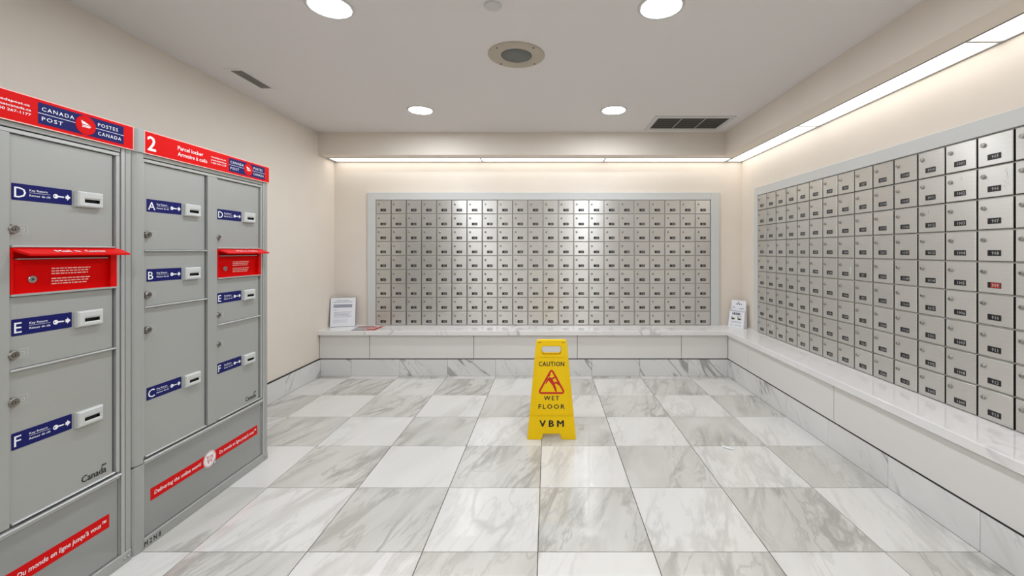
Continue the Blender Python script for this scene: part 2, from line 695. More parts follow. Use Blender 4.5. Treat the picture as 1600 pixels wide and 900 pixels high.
# ------------------------------------------------------------------ ceiling fittings
def strip_light(x0, x1, y0, y1, label):
    t = thing('strip_light', label, 'light', ((x0 + x1) / 2, (y0 + y1) / 2, ZS), 0, 'strip lights in the soffit')
    w, d = (x1 - x0) / 2, (y1 - y0) / 2
    fr = 0.006
    m = MB()
    m.box(-w, w, -d, -d + fr, -0.003, 0.036, 'light_frame')
    m.box(-w, w, d - fr, d, -0.003, 0.036, 'light_frame')
    m.box(-w, -w + fr, -d + fr, d - fr, -0.003, 0.036, 'light_frame')
    m.box(w - fr, w, -d + fr, d - fr, -0.003, 0.036, 'light_frame')
    m.box(-w + fr, w - fr, -d + fr, d - fr, 0.02, 0.036, 'light_frame')
    m.build('frame', t)
    MB().box(-w + fr, w - fr, -d + fr, d - fr, 0.002, 0.006, 'strip_lens').build('diffuser', t)


strip_light(-2.15, -0.663, 4.166, 4.332, 'long white strip light in back soffit next to the left wall')
strip_light(-0.661, 0.563, 4.166, 4.332, 'middle white strip light of the back soffit')
strip_light(0.565, 1.80, 4.166, 4.332, 'white strip light at the right end of the back soffit')
strip_light(1.812, 1.97, 3.101, 4.33, 'white strip light in right soffit nearest the back corner')
strip_light(1.812, 1.97, 1.851, 3.099, 'second white strip light from the corner in right soffit')
strip_light(1.812, 1.97, 0.601, 1.849, 'third strip light of right soffit, cut by the frame edge')
strip_light(1.812, 1.97, -0.65, 0.599, 'fourth strip light of right soffit, outside the picture')


def downlight(x, y, label):
    t = thing('recessed_downlight', label, 'light', (x, y, ZC), 0, 'round ceiling downlights')
    m = MB()
    m.zlathe([(0.106, 0.0), (0.106, -0.003), (0.102, -0.006), (0.093, -0.006), (0.088, -0.0035), (0.088, -0.001)], 'trim_white', 40, cap=False)
    m.build('trim', t)
    MB().zlathe([(0.0875, -0.001), (0.0875, -0.003), (0.084, -0.0042)], 'downlight_lens', 40).build('lens', t)


downlight(-1.015, 3.398, 'small far left round lit downlight near the back soffit')
downlight(0.5255, 3.398, 'small far right round lit downlight beside the ceiling air vent')
downlight(-1.0, 1.957, 'large near left round lit downlight cut by the top edge')
downlight(0.52, 1.957, 'large near right round lit downlight cut by the top edge')
for y in (0.516, -0.925):
    for x in (-1.0, 0.52):
        downlight(x, y, 'round downlight in the ceiling behind the camera')

t = thing('ceiling_speaker', 'round beige ceiling speaker with grey mesh centre', 'speaker', (-0.18, 2.443, ZC))
m = MB()
m.zlathe([(0.162, 0.0), (0.162, -0.004), (0.157, -0.007), (0.092, -0.007), (0.088, -0.003)], 'speaker_ring', 48, cap=False)
m.build('ring', t)
m = MB()
m.zlathe([(0.088, -0.001), (0.088, -0.004), (0.03, -0.0055)], 'speaker_mesh', 40)
m.build('grille', t)
for k in range(4):
    a = PI / 4 + k * PI / 2
    MB().zlathe([(0.005, -0.0065), (0.005, -0.0082), (0.003, -0.009)], 'lock_dark', 10).build('screw', t, (0.142 * math.cos(a), 0.142 * math.sin(a), 0))

m = MB().zlathe([(0.041, 0.0), (0.041, -0.004), (0.038, -0.007)], 'trim_white', 32)
tag(m.build('sprinkler_cover', None, (-0.252, 1.95, ZC)), 'small round white sprinkler cover on the ceiling near the top edge', 'sprinkler')

# supply vent beside the right soffit
t = thing('air_vent', 'white rectangular ceiling vent with grey louvres at the right soffit corner', 'vent', (1.2325, 3.747, ZC))
w, d = 0.302, 0.155
m = MB()
fo = 0.035
m.box(-w - fo, w + fo, -d - 0.05, -d, -0.006, 0, 'vent_white')
m.box(-w - fo, w + fo, d, d + 0.05, -0.006, 0, 'vent_white')
m.box(-w - fo, -w, -d, d, -0.006, 0, 'vent_white')
m.box(w, w + fo, -d, d, -0.006, 0, 'vent_white')
m.build('frame', t)
MB().box(-w, w, -d, d, -0.0006, 0, 'vent_dark').build('backing', t)
sl = MB().add([(-w, -0.009, -0.0055), (w, -0.009, -0.0055), (w, 0.009, -0.0012), (-w, 0.009, -0.0012),
               (-w, -0.009, -0.0045), (w, -0.009, -0.0045), (w, 0.009, -0.0007), (-w, 0.009, -0.0007)],
              [(3, 2, 1, 0), (4, 5, 6, 7), (0, 1, 5, 4), (1, 2, 6, 5), (2, 3, 7, 6), (3, 0, 4, 7)], 'vent_slat').mesh('slat')
for k in range(11):
    add_obj('slat', sl, t, (0, -d + 0.016 + k * 0.0278, 0))
for x in (-w / 3, w / 3):
    MB().box(x - 0.003, x + 0.003, -d, d, -0.0075, -0.0055, 'vent_white').build('divider', t)

# narrow return vent beside the left wall
t = thing('air_vent', 'narrow grey slatted ceiling vent near the left wall', 'vent', (-1.938, 2.795, ZC))
w, d = 0.037, 0.146
m = MB()
m.box(-w - 0.016, w + 0.016, -d - 0.03, -d, -0.003, 0, 'ceiling_paint')
m.box(-w - 0.016, w + 0.016, d, d + 0.016, -0.003, 0, 'ceiling_paint')
m.box(-w - 0.016, -w, -d, d, -0.003, 0, 'ceiling_paint')
m.box(w, w + 0.016, -d, d, -0.003, 0, 'ceiling_paint')
m.build('frame', t)
MB().box(-w, w, -d, d, -0.0006, 0, 'vent_dark').build('backing', t)
sl = MB().box(-w, w, -0.0035, 0.0035, -0.003, -0.0006, 'vent_slat').mesh('slat')
for k in range(18):
    add_obj('slat', sl, t, (0, -d + 0.009 + k * 0.0161, 0))


# ------------------------------------------------------------------ mailbox banks
CW, RH = 0.1543, 1.2696 / 9
DW, DH = 0.1445, 0.1335


def lock_mesh():
    m = MB()
    m.lathe(0, 0, [(0.0105, 0.001), (0.0105, -0.003), (0.009, -0.0075), (0.0072, -0.0085), (0.0066, -0.0078)], 'lock_chrome', 16)
    m.rect(-0.0009, 0.0009, -0.0038, 0.0038, -0.0080, 'lock_dark')
    return m.mesh('lock')


LOCK = lock_mesh()
door_meshes = {}


def bank(name, label, loc, rz, cols, cw, left, right, top_h, numbers, red=(), marks={}):
    t = thing(name, label, 'mailboxes', loc, rz)
    dw = cw - 0.0098
    W, HH = cols * cw, 9 * RH
    fr = MB()
    fr.cbox(-left, -0.002, -0.024, 0, 0.0005, HH + top_h, 0.002, 'bank_trim')
    fr.cbox(W + 0.002, W + right, -0.024, 0, 0.0005, HH + top_h, 0.002, 'bank_trim')
    fr.cbox(-0.002, W + 0.002, -0.024, 0, HH + 0.002, HH + top_h, 0.002, 'bank_trim')
    fr.build('surround', t)
    MB().box(-0.002, W + 0.002, -0.008, 0, 0.0005, HH + 0.002, 'frame_steel').build('backing_frame', t)
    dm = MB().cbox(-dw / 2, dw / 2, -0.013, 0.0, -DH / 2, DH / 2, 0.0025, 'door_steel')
    dm.box(dw / 2, dw / 2 + 0.0022, -0.0095, 0.0, -DH / 2, DH / 2, 'lock_dark')      # dark strip painting in the shade of the hinge-side gap
    dm.box(-dw / 2, dw / 2, -0.006, 0.0, -DH / 2 - 0.0018, -DH / 2, 'lock_dark')     # dark strip standing in for the shade line under the door
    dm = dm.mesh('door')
    r = random.Random(3 + cols)
    for c in range(cols):
        tilt = r.uniform(-0.006, 0.006)
        for k in range(9):
            cx, cz = (c + 0.5) * cw, HH - (k + 0.5) * RH
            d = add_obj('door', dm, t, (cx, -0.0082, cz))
            # doors never hang perfectly flat
            d.rotation_euler = (r.uniform(-0.003, 0.003), 0, tilt + r.uniform(-0.002, 0.002))
            lk = add_obj('lock', LOCK, d, (-dw * 0.325 + r.uniform(-.001, .001), -0.0131, DH * 0.205))
            lk.rotation_euler = (0, r.uniform(-0.6, 0.6), 0)
            s = numbers(c, k)
            m = MB()
            isred = (c, k) in red
            px0, px1 = -0.0285, 0.0265
            m.cbox(px0, px1, -0.0022, 0, -0.0125, 0.0125, 0.0006, 'plate_black')
            if isred:
                m.rect(px0 + 0.014, px1 - 0.001, -0.0115, 0.0115, -0.00235, 'plate_red')
            for q, ch in enumerate(s):
                m.text(ch, 0.005 + (q - (len(s) - 1) / 2) * 0.0106, -0.0074, 0.0148, -0.0025, 'plate_digit', align='C', res=1)
            m.build('number_plate', d, (0, -0.0131, -DH * 0.235))
            if (c, k) in marks:
                marks[(c, k)]().build('mark', d, (0, -0.0131, 0))
    return t


def seq_back(c, k):
    n = c * 9 + k
    return '%d%02d' % (2 + n // 30, 1 + n % 30)


seq = []
for fl in range(9, 29):
    for u in range(5 if fl == 9 else 1, 16 if fl != 9 else 14):
        seq.append('%d%02d' % (fl, u))


def seq_right(c, k):
    i = (13 - c) * 9 + k
    if i < 0:
        return '8%02d' % (1 + (i % 36))
    return seq[i]


def sticker(x, z, w, h):
    return lambda: MB().box(x, x + w, -0.0005, 0, z, z + h, 'paper_white')


def scribble(seed, x, z, w, h, n):
    def mk():
        r = random.Random(seed)
        m = MB()
        for i in range(n):
            a, b = x + w * r.random(), z + h * i / n
            dx, dz = r.uniform(-0.006, 0.006), r.uniform(0.004, 0.012)
            m.add([(a, -0.0003, b), (a + 0.0012, -0.0003, b), (a + dx + 0.0012, -0.0003, b + dz), (a + dx, -0.0003, b + dz)], [(0, 1, 2, 3)], 'paper_ink')
        return m
    return mk


bank('mailbox_bank', 'wide bank of brushed steel mailboxes in the back wall behind the yellow sign',
     (-1.744, YB, ZT), 0.0, 22, CW, 0.084, 0.087, 0.078, seq_back)
bank('mailbox_bank', 'bank of brushed steel mailboxes on the right wall with one red number plate',
     (XR, 3.966, ZT), -PI / 2, 17, 0.1557, 0.068, 0.08, 0.078, seq_right, red=((13, 4),),
     marks={(7, 4): sticker(0.045, -0.03, 0.006, 0.045), (1, 8): sticker(0.02, 0.005, 0.012, 0.035),
            (13, 1): scribble(4, 0.042, -0.035, 0.012, 0.085, 12), (12, 1): scribble(6, 0.0, 0.028, 0.01, 0.016, 4),
            (11, 2): scribble(7, -0.015, 0.03, 0.012, 0.014, 4), (12, 8): scribble(8, 0.0, 0.02, 0.03, 0.01, 3)})


# ------------------------------------------------------------------ parcel lockers
def wing_logo(m, cx, cz, r, y):
    """red disc with a white winged envelope"""
    m.disc(cx, cz, r, y, 'post_red', 28)
    k = r / 30.0

    def P(pts):
        return [(cx + a * k, cz + b * k) for a, b in pts]
    m.flat(P([(-15, 15), (-12, 3), (8, 3), (17, 0), (3, 8)]), y - 0.0003, 'print_white')
    m.flat(P([(-12, 0), (-10, -3), (9, -3), (18, -2), (9, 0)]), y - 0.0003, 'print_white')
    m.flat(P([(-14, -7), (10, -7), (17, -3.5), (8, -4.5), (-10, -4.5)]), y - 0.0003, 'print_white')


def key_label(letter):
    """blue sticker .163 x .052 with origin at its lower left"""
    m = MB()
    m.fprism(rrect(0, 0.163, 0, 0.051, 0.002, 2), -0.0006, 0, 'post_blue')
    y = -0.0008
    m.text(letter, 0.0065, 0.0085, 0.034, y, 'print_white', bold=0.004)
    x = 0.0445
    m.text('Key Return', x, 0.0310, 0.0068, y, 'print_white', width=0.048, bold=0.012)
    m.rect(x, x + 0.056, 0.0262, 0.0270, y, 'print_white')
    m.text('Retour de cl\u00e9', x, 0.0150, 0.0068, y, 'print_white', width=0.056, bold=0.012)
    # key
    m.shape([circle(0.1155, 0.0245, 0.0075, 18), circle(0.1125, 0.0245, 0.002, 10)], y, 'print_white')
    m.flat([(0.122, 0.0222), (0.139, 0.0222), (0.141, 0.0245), (0.139, 0.0262), (0.122, 0.0270)], y, 'print_white')
    # arrow
    m.flat([(0.144, 0.0195), (0.149, 0.0195), (0.149, 0.0140), (0.159, 0.0245), (0.149, 0.0350), (0.149, 0.0295), (0.144, 0.0295)], y, 'print_white')
    return m.mesh('key_label')


def key_slot_mesh():
    m = MB()
    # housing with a recessed slot: four chamfered walls around the dark opening
    W, D, HH = 0.083, 0.016, 0.053
    o = [(0, 0), (W, 0), (W, HH), (0, HH)]
    c = 0.004
    f_ = [(c, c), (W - c, c), (W - c, HH - c), (c, HH - c)]
    s0 = [(0.018, 0.012), (W - 0.008, 0.012), (W - 0.008, 0.033), (0.018, 0.033)]
    s1 = [(0.022, 0.0155), (W - 0.012, 0.0155), (W - 0.012, 0.0275), (0.022, 0.0275)]
    rings = [(o, 0.0), (o, -D + c), (f_, -D), (s0, -D), (s1, -D + 0.003), (s1, -D + 0.013)]
    v = [(x, y, z) for pts, y in rings for x, z in pts]
    for k in range(len(rings) - 1):
        fs = [(k * 4 + i, k * 4 + (i + 1) % 4, (k + 1) * 4 + (i + 1) % 4, (k + 1) * 4 + i) for i in range(4)]
        m.add(v, fs, 'locker_dark' if k == 4 else 'slot_plastic')
    b = 20
    m.add(v, [(b, b + 1, b + 2, b + 3)], 'locker_dark')
    return m.mesh('key_return_slot')


def locker_lock_mesh():
    m = MB()
    m.lathe(0, 0, [(0.0150, 0.0), (0.0150, -0.004), (0.0132, -0.012), (0.0115, -0.0135), (0.0095, -0.0135), (0.009, -0.0125)], 'lock_bronze', 20)
    m.lathe(0, 0, [(0.0065, -0.0125), (0.006, -0.0145)], 'lock_bronze', 14)
    m.rect(-0.001, 0.001, -0.0042, 0.0042, -0.0148, 'lock_dark')
    return m.mesh('lock')


KEYSLOT, LLOCK = key_slot_mesh(), locker_lock_mesh()
m = MB()
for a, b, c, d in ((0, 0.024, 0.0265, 0.0275), (0, 0.024, 0, 0.001), (0, 0.001, 0, 0.0275), (0.023, 0.024, 0, 0.0275),
                   (0.006, 0.017, 0.008, 0.0095), (0.006, 0.017, 0.017, 0.0185), (0.0155, 0.017, 0.008, 0.0185)):
    m.box(a, b, -0.0006, 0.0002, c, d, 'slot_plastic')
EMBOSS = m.mesh('embossed_square')
KLABEL = {}


def parcel_locker(number, label, y_start):
    t = thing('parcel_locker', label, 'locker', (-1.61, y_start, 0), PI / 2, 'grey parcel lockers along the left wall')
    g, rl = 'locker_grey', 'locker_rail'
    # carcass, end panels
    MB().box(0.02, 0.78, 0.031, 0.54, 0.02, 1.575, g).box(0.0475, 0.7575, 0.029, 0.031, 0.35, 1.57, 'locker_dark').build('carcass', t)  # thin near-black sheet puts the shade of the door gaps into colour

    def left_poly(x1, fy):
        arc = [(0.036 - 0.036 * math.cos(a), fy + 0.036 - 0.036 * math.sin(a)) for a in [PI / 2 * i / 8 for i in range(9)]]
        # counter-clockwise seen from above, starting at back left
        return [(0.0, 0.54)] + arc + [(x1, fy), (x1, 0.03), (0.02, 0.03), (0.02, 0.54)]
    m = MB()
    m.vprism(left_poly(0.0455, -0.006), 0.348, 1.577, g)
    m.vprism(left_poly(0.0455, -0.006), 0.0, 0.345, g)
    m.box(0.003, 0.044, 0.0, 0.5, 0.345, 0.348, 'locker_dark')
    m.build('rounded_post', t)
    m = MB()
    m.box(0.78, 0.80, 0.0, 0.54, 0.0, 1.577, g)
    m.box(0.745, 0.7575, 0.0, 0.03, 0.362, 1.545, rl)
    m.box(0.7575, 0.762, 0.006, 0.03, 0.0, 1.577, g)
    m.box(0.762, 0.775, -0.002, 0.03, 0.0, 1.577, rl)
    m.box(0.775, 0.78, 0.005, 0.03, 0.0, 1.577, g)
    m.build('end_post', t)
    m = MB()
    m.box(0.0455, 0.0475, 0.006, 0.03, 0.362, 1.577, 'locker_dark')
    m.box(0.0475, 0.0550, 0.0, 0.03, 0.362, 1.545, rl)
    m.box(0.372, 0.429, -0.001, 0.03, 0.362, 1.545, g)
    m.build('mullion', t)
    m = MB()
    m.cbox(0.0475, 0.7575, 0.0, 0.03, 1.546, 1.558, 0.001, rl)
    m.box(0.0475, 0.7575, 0.006, 0.03, 1.558, 1.5615, 'locker_dark')
    m.cbox(0.0475, 0.7575, -0.003, 0.03, 1.5615, 1.577, 0.001, g)
    m.build('top_rail', t)
    m = MB()
    m.cbox(0.0475, 0.7575, -0.010, 0.03, 0.347, 0.3555, 0.003, rl)
    m.build('bottom_rail', t)

    # doors
    cols = {'L': (0.0565, 0.3695, 0.073), 'R': (0.431, 0.7435, 0.440)}
    doors = [('A', 'L', 1.194, 1.544, 1.349, 1.256), ('B', 'L', 0.967, 1.187, 1.065, 1.012), ('C', 'L', 0.362, 0.960, 0.585, 0.871),
             ('D', 'R', 1.199, 1.544, 1.345, 1.256), ('E', 'R', 0.831, 1.050, 0.931, 0.875), ('F', 'R', 0.362, 0.824, 0.586, 0.733)]
    for ch, cc, z0, z1, zl, zk in doors:
        x0, x1, lx = cols[cc]
        fy = 0.008
        m = MB().cbox(x0 + 0.0015, x1 - 0.0045, fy, 0.028, z0, z1, 0.0015, g)
        if ch == 'F':
            # government word mark with its little flag
            m.text('Canada', 0.634, 0.383, 0.024, fy - 0.0004, 'print_black', width=0.082, bold=0.028)
            m.rect(0.700, 0.704, 0.4085, 0.4155, fy - 0.0004, 'print_black')
            m.rect(0.7055, 0.7105, 0.4085, 0.4155, fy - 0.0004, 'print_black')
            m.rect(0.712, 0.716, 0.4085, 0.4155, fy - 0.0004, 'print_black')
        # light lip along the lower edge
        d = m.build('door', t)
        if z0 > 0.4 and ch != 'D':
            MB().cbox(x0, x1, -0.003, 0.02, z0 - 0.0065, z0 - 0.0005, 0.002, rl).build('rail', t)
        else:
            MB().cbox(x0 + 0.004, x1 - 0.004, -0.004, fy, z0 + 0.0005, z0 + 0.007, 0.003, rl).build('lip', d)
        if ch not in KLABEL:
            KLABEL[ch] = key_label(ch)
        o = add_obj('key_label', KLABEL[ch], d, (lx, fy - 0.0002, zl))
        o['label'] = 'blue key return sticker'
        add_obj('key_return_slot', KEYSLOT, d, (lx + 0.171, fy, zl - 0.003))
        add_obj('lock', LLOCK, d, (lx - 0.001, fy, zk))
        add_obj('embossed_square', EMBOSS, d, (lx + 0.017, fy, zk - 0.013))

    # red letter slot between doors D and E
    x0, x1 = 0.431, 0.7435
    m = MB()
    zb, zt = 1.058, 1.194
    m.box(x0, x1, 0.018, 0.03, zb, zt, 'post_red_deep')
    m.box(x0, x0 + 0.006, -0.002, 0.018, zb, zt, 'post_red')
    m.box(x1 - 0.02, x1 + 0.002, -0.002, 0.018, zb, zt, 'post_red')
    m.box(x0 + 0.006, x1 - 0.02, 0.010, 0.018, zb, zt - 0.045, 'post_red_deep')
    m.box(x0 + 0.006, x1 - 0.02, 0.004, 0.018, zt - 0.045, zt - 0.032, 'post_red_deep')
    m.box(x0, x1 + 0.002, -0.004, 0.018, zb - 0.006, zb, rl)
    for i in range(3):
        m.words(x0 + 0.115, zb + 0.073 - i * 0.0085, 0.118 - 0.004 * i, 0.0036, 0.0097, 'print_pink', 10 + i)
        m.words(x0 + 0.115, zb + 0.040 - i * 0.0085, 0.118 - 0.006 * i, 0.0036, 0.0097, 'print_pink', 20 + i)
    slot = m.build('letter_slot', t)
    slot['label'] = 'red recessed letter slot with a projecting flap'
    # sloping flap
    m = MB()
    xa, xb = x0, x1 + 0.012
    sec = [(0.012, 1.2035), (-0.042, 1.181), (-0.042, 1.175), (0.012, 1.194)]
    v = [(xa + (0.0 if i in (0, 3) else 0.014), y, z) for i, (y, z) in enumerate(sec)] + [(xb, y, z) for y, z in sec]
    m.add(v, [(0, 1, 2, 3), (7, 6, 5, 4), (0, 4, 5, 1), (1, 5, 6, 2), (2, 6, 7, 3), (3, 7, 4, 0)], 'post_red')
    s = len(m.v)
    m.text('Mail', 0.0, 0.0, 0.016, 0, 'print_white', width=0.042, bold=0.02)
    m.flat([(0.056, 0.013), (0.058, 0.004), (0.070, 0.001), (0.072, 0.008), (0.064, 0.010)], 0, 'print_white')
    m.text('Courrier', 0.088, 0.0, 0.016, 0, 'print_white', width=0.066, bold=0.02)
    sl_ang = math.atan2(0.0225, 0.054)
    # lay the lettering (front plane) onto the sloping top: rotate back about x
    M = Matrix.Translation((x0 + 0.098, -0.031, 1.1868)) @ Matrix.Rotation(-(PI / 2 - sl_ang), 4, 'X')
    m.xform(M, s)
    m.build('flap', slot)
    MB().box(x0 + 0.018, x1 - 0.03, -0.001, 0.014, 1.1635, 1.1665, rl).build('slot_edge', slot)
    m = MB().lathe(0, 0, [(0.0115, 0.0), (0.0115, -0.004), (0.0085, -0.005), (0.0075, -0.004)], 'lock_chrome', 18)
    m.disc(0, 0, 0.003, -0.0045, 'lock_dark', 10)
    m.build('lock', slot, (x0 + 0.062, 0.010, zb + 0.043))

    # pedestal
    ped = MB().box(0.0455, 0.7575, 0.012, 0.03, 0.0, 0.345, g).build('pedestal', t)
    m = MB()
    m.cbox(0.0475, 0.80, -0.004, 0.012, 0.0, 0.042, 0.002, g)
    m.cbox(0.0475, 0.0555, 0.0, 0.012, 0.042, 0.345, 0.001, rl)
    m.cbox(0.0475, 0.7575, -0.002, 0.012, 0.338, 0.346, 0.001, rl)
    if number == '2':
        m.text('M2N8', 0.052, 0.010, 0.021, -0.0043, 'print_black', width=0.072, bold=0.025, spacing=1.5)
    m.build('pedestal_frame', ped)
    m = MB().cbox(0.0575, 0.7555, 0.006, 0.012, 0.0445, 0.336, 0.001, 'locker_lower')
    m.build('pedestal_panel', ped)
    for x in (0.772, 0.788):
        MB().lathe(x, 0.021, [(0.005, -0.004), (0.005, -0.006), (0.0035, -0.007)], 'lock_chrome', 10).build('bolt', ped)
    m = MB()
    y = 0.0054
    z0, z1 = 0.173, 0.2225
    m.fprism([(0.088, z0), (0.725, z0), (0.725, z1), (0.088, z1)], y, 0.006, 'post_red')
    m.text('Delivering the online world', 0.105, 0.1905, 0.017, y - 0.0003, 'print_white', width=0.235, bold=0.012, shear=0.12)
    m.text("Du monde en ligne jusqu'\u00e0 vous\u2122", 0.452, 0.1905, 0.017, y - 0.0003, 'print_white', width=0.262, bold=0.012, shear=0.12)
    # cart roundel
    cx, cz = 0.391, 0.197
    m.disc(cx, cz, 0.038, y - 0.0006, 'print_white', 36)
    m.shape([circle(cx, cz, 0.0355, 36), circle(cx, cz, 0.0335, 36)], y - 0.0009, 'post_red')
    for a, b, c, d in ((-.020, -.012, .014, .017), (-.014, .019, .010, .013), (-.014, -.011, -.010, .013), (-.011, .015, -.010, -.007),
                       (.015, .018, -.004, .013), (-.008, .014, .003, .0045), (-.009, .014, -.003, -.0015)):
        m.rect(cx + a, cx + b, cz + c, cz + d, y - 0.0009, 'post_red')
    m.disc(cx - 0.007, cz - 0.016, 0.0035, y - 0.0009, 'post_red', 12)
    m.disc(cx + 0.011, cz - 0.016, 0.0035, y - 0.0009, 'post_red', 12)
    # pointer at the edge of the roundel
    m.disc(cx + 0.030, cz - 0.030, 0.009, y - 0.0012, 'slot_plastic', 14)
    m.shape([circle(cx + 0.030, cz - 0.030, 0.009, 14), circle(cx + 0.030, cz - 0.030, 0.0075, 14)], y - 0.0014, 'print_black')
    o = m.build('banner_sticker', ped)
    o['label'] = 'red slogan band with a shopping cart roundel'

    # header
    hd = MB()
    arc = [(0.036 - 0.036 * math.cos(a), -0.012 + 0.036 - 0.036 * math.sin(a)) for a in [PI / 2 * i / 8 for i in range(9)]]
    hd.vprism([(0.0, 0.30)] + arc + [(0.043, -0.012), (0.043, 0.30)], 1.5775, 1.670, g)
    hd.box(0.043, 0.798, -0.010, 0.30, 1.5775, 1.667, g)
    h = hd.build('header', t)
    m = MB()
    y = -0.0125
    hz0, hz1 = 1.5775, 1.6685
    m.fprism([(0.043, hz0), (0.799, hz0), (0.799, hz1), (0.043, hz1)], y, -0.010, 'print_pink')
    m.rect(0.0455, 0.7965, hz0 + 0.003, hz1 - 0.003, y - 0.0002, 'post_red')
    y -= 0.0005
    m.text(number, 0.056, 1.5935, 0.060, y, 'print_white', bold=0.02)
    m.text('Parcel locker', 0.195, 1.6275, 0.0175, y, 'print_white', width=0.135, bold=0.012)
    m.text('Armoire \u00e0 colis', 0.195, 1.6010, 0.0175, y, 'print_white', width=0.158, bold=0.012)
    m.text('canadapost.ca', 0.377, 1.6345, 0.0075, y, 'print_white', width=0.092, bold=0.02)
    m.text('postescanada.ca', 0.377, 1.6205, 0.0075, y, 'print_white', width=0.095, bold=0.02)
    m.text('1 800 267-1177', 0.377, 1.6065, 0.0075, y, 'print_white', width=0.095, bold=0.02)
    bx0, bx1, bz0, bz1 = 0.490, 0.760, 1.590, 1.657
    m.rect(bx0, bx1, bz0, bz1, y, 'post_blue')
    y -= 0.0003
    mid = (bz0 + bz1) / 2
    m.rect(bx0, bx1, mid - 0.0008, mid + 0.0008, y, 'print_white')
    m.text('CANADA', bx0 + 0.010, mid + 0.009, 0.0125, y, 'print_white', width=0.092, bold=0.01, spacing=1.25)
    m.text('POST', bx0 + 0.010, mid - 0.0215, 0.0125, y, 'print_white', width=0.058, bold=0.01, spacing=1.25)
    m.text('POSTES', bx1 - 0.092, mid + 0.009, 0.0125, y, 'print_white', width=0.070, bold=0.01, spacing=1.25)
    m.text('CANADA', bx1 - 0.092, mid - 0.0215, 0.0125, y, 'print_white', width=0.082, bold=0.01, spacing=1.25)
    m.disc(bx0 + 0.138, mid, 0.0325, y - 0.0002, 'post_red_deep', 30)
    wing_logo(m, bx0 + 0.138, mid, 0.030, y - 0.0004)
    o = m.build('header_sign', h)
    o['label'] = 'red header sign with white lettering and blue postal logo'
    return t


parcel_locker('1', 'near grey parcel locker cut by the left edge, with red header and letter slot', 0.845)
parcel_locker('2', 'grey parcel locker numbered 2 beside the left wall, with doors A to F', 1.645)


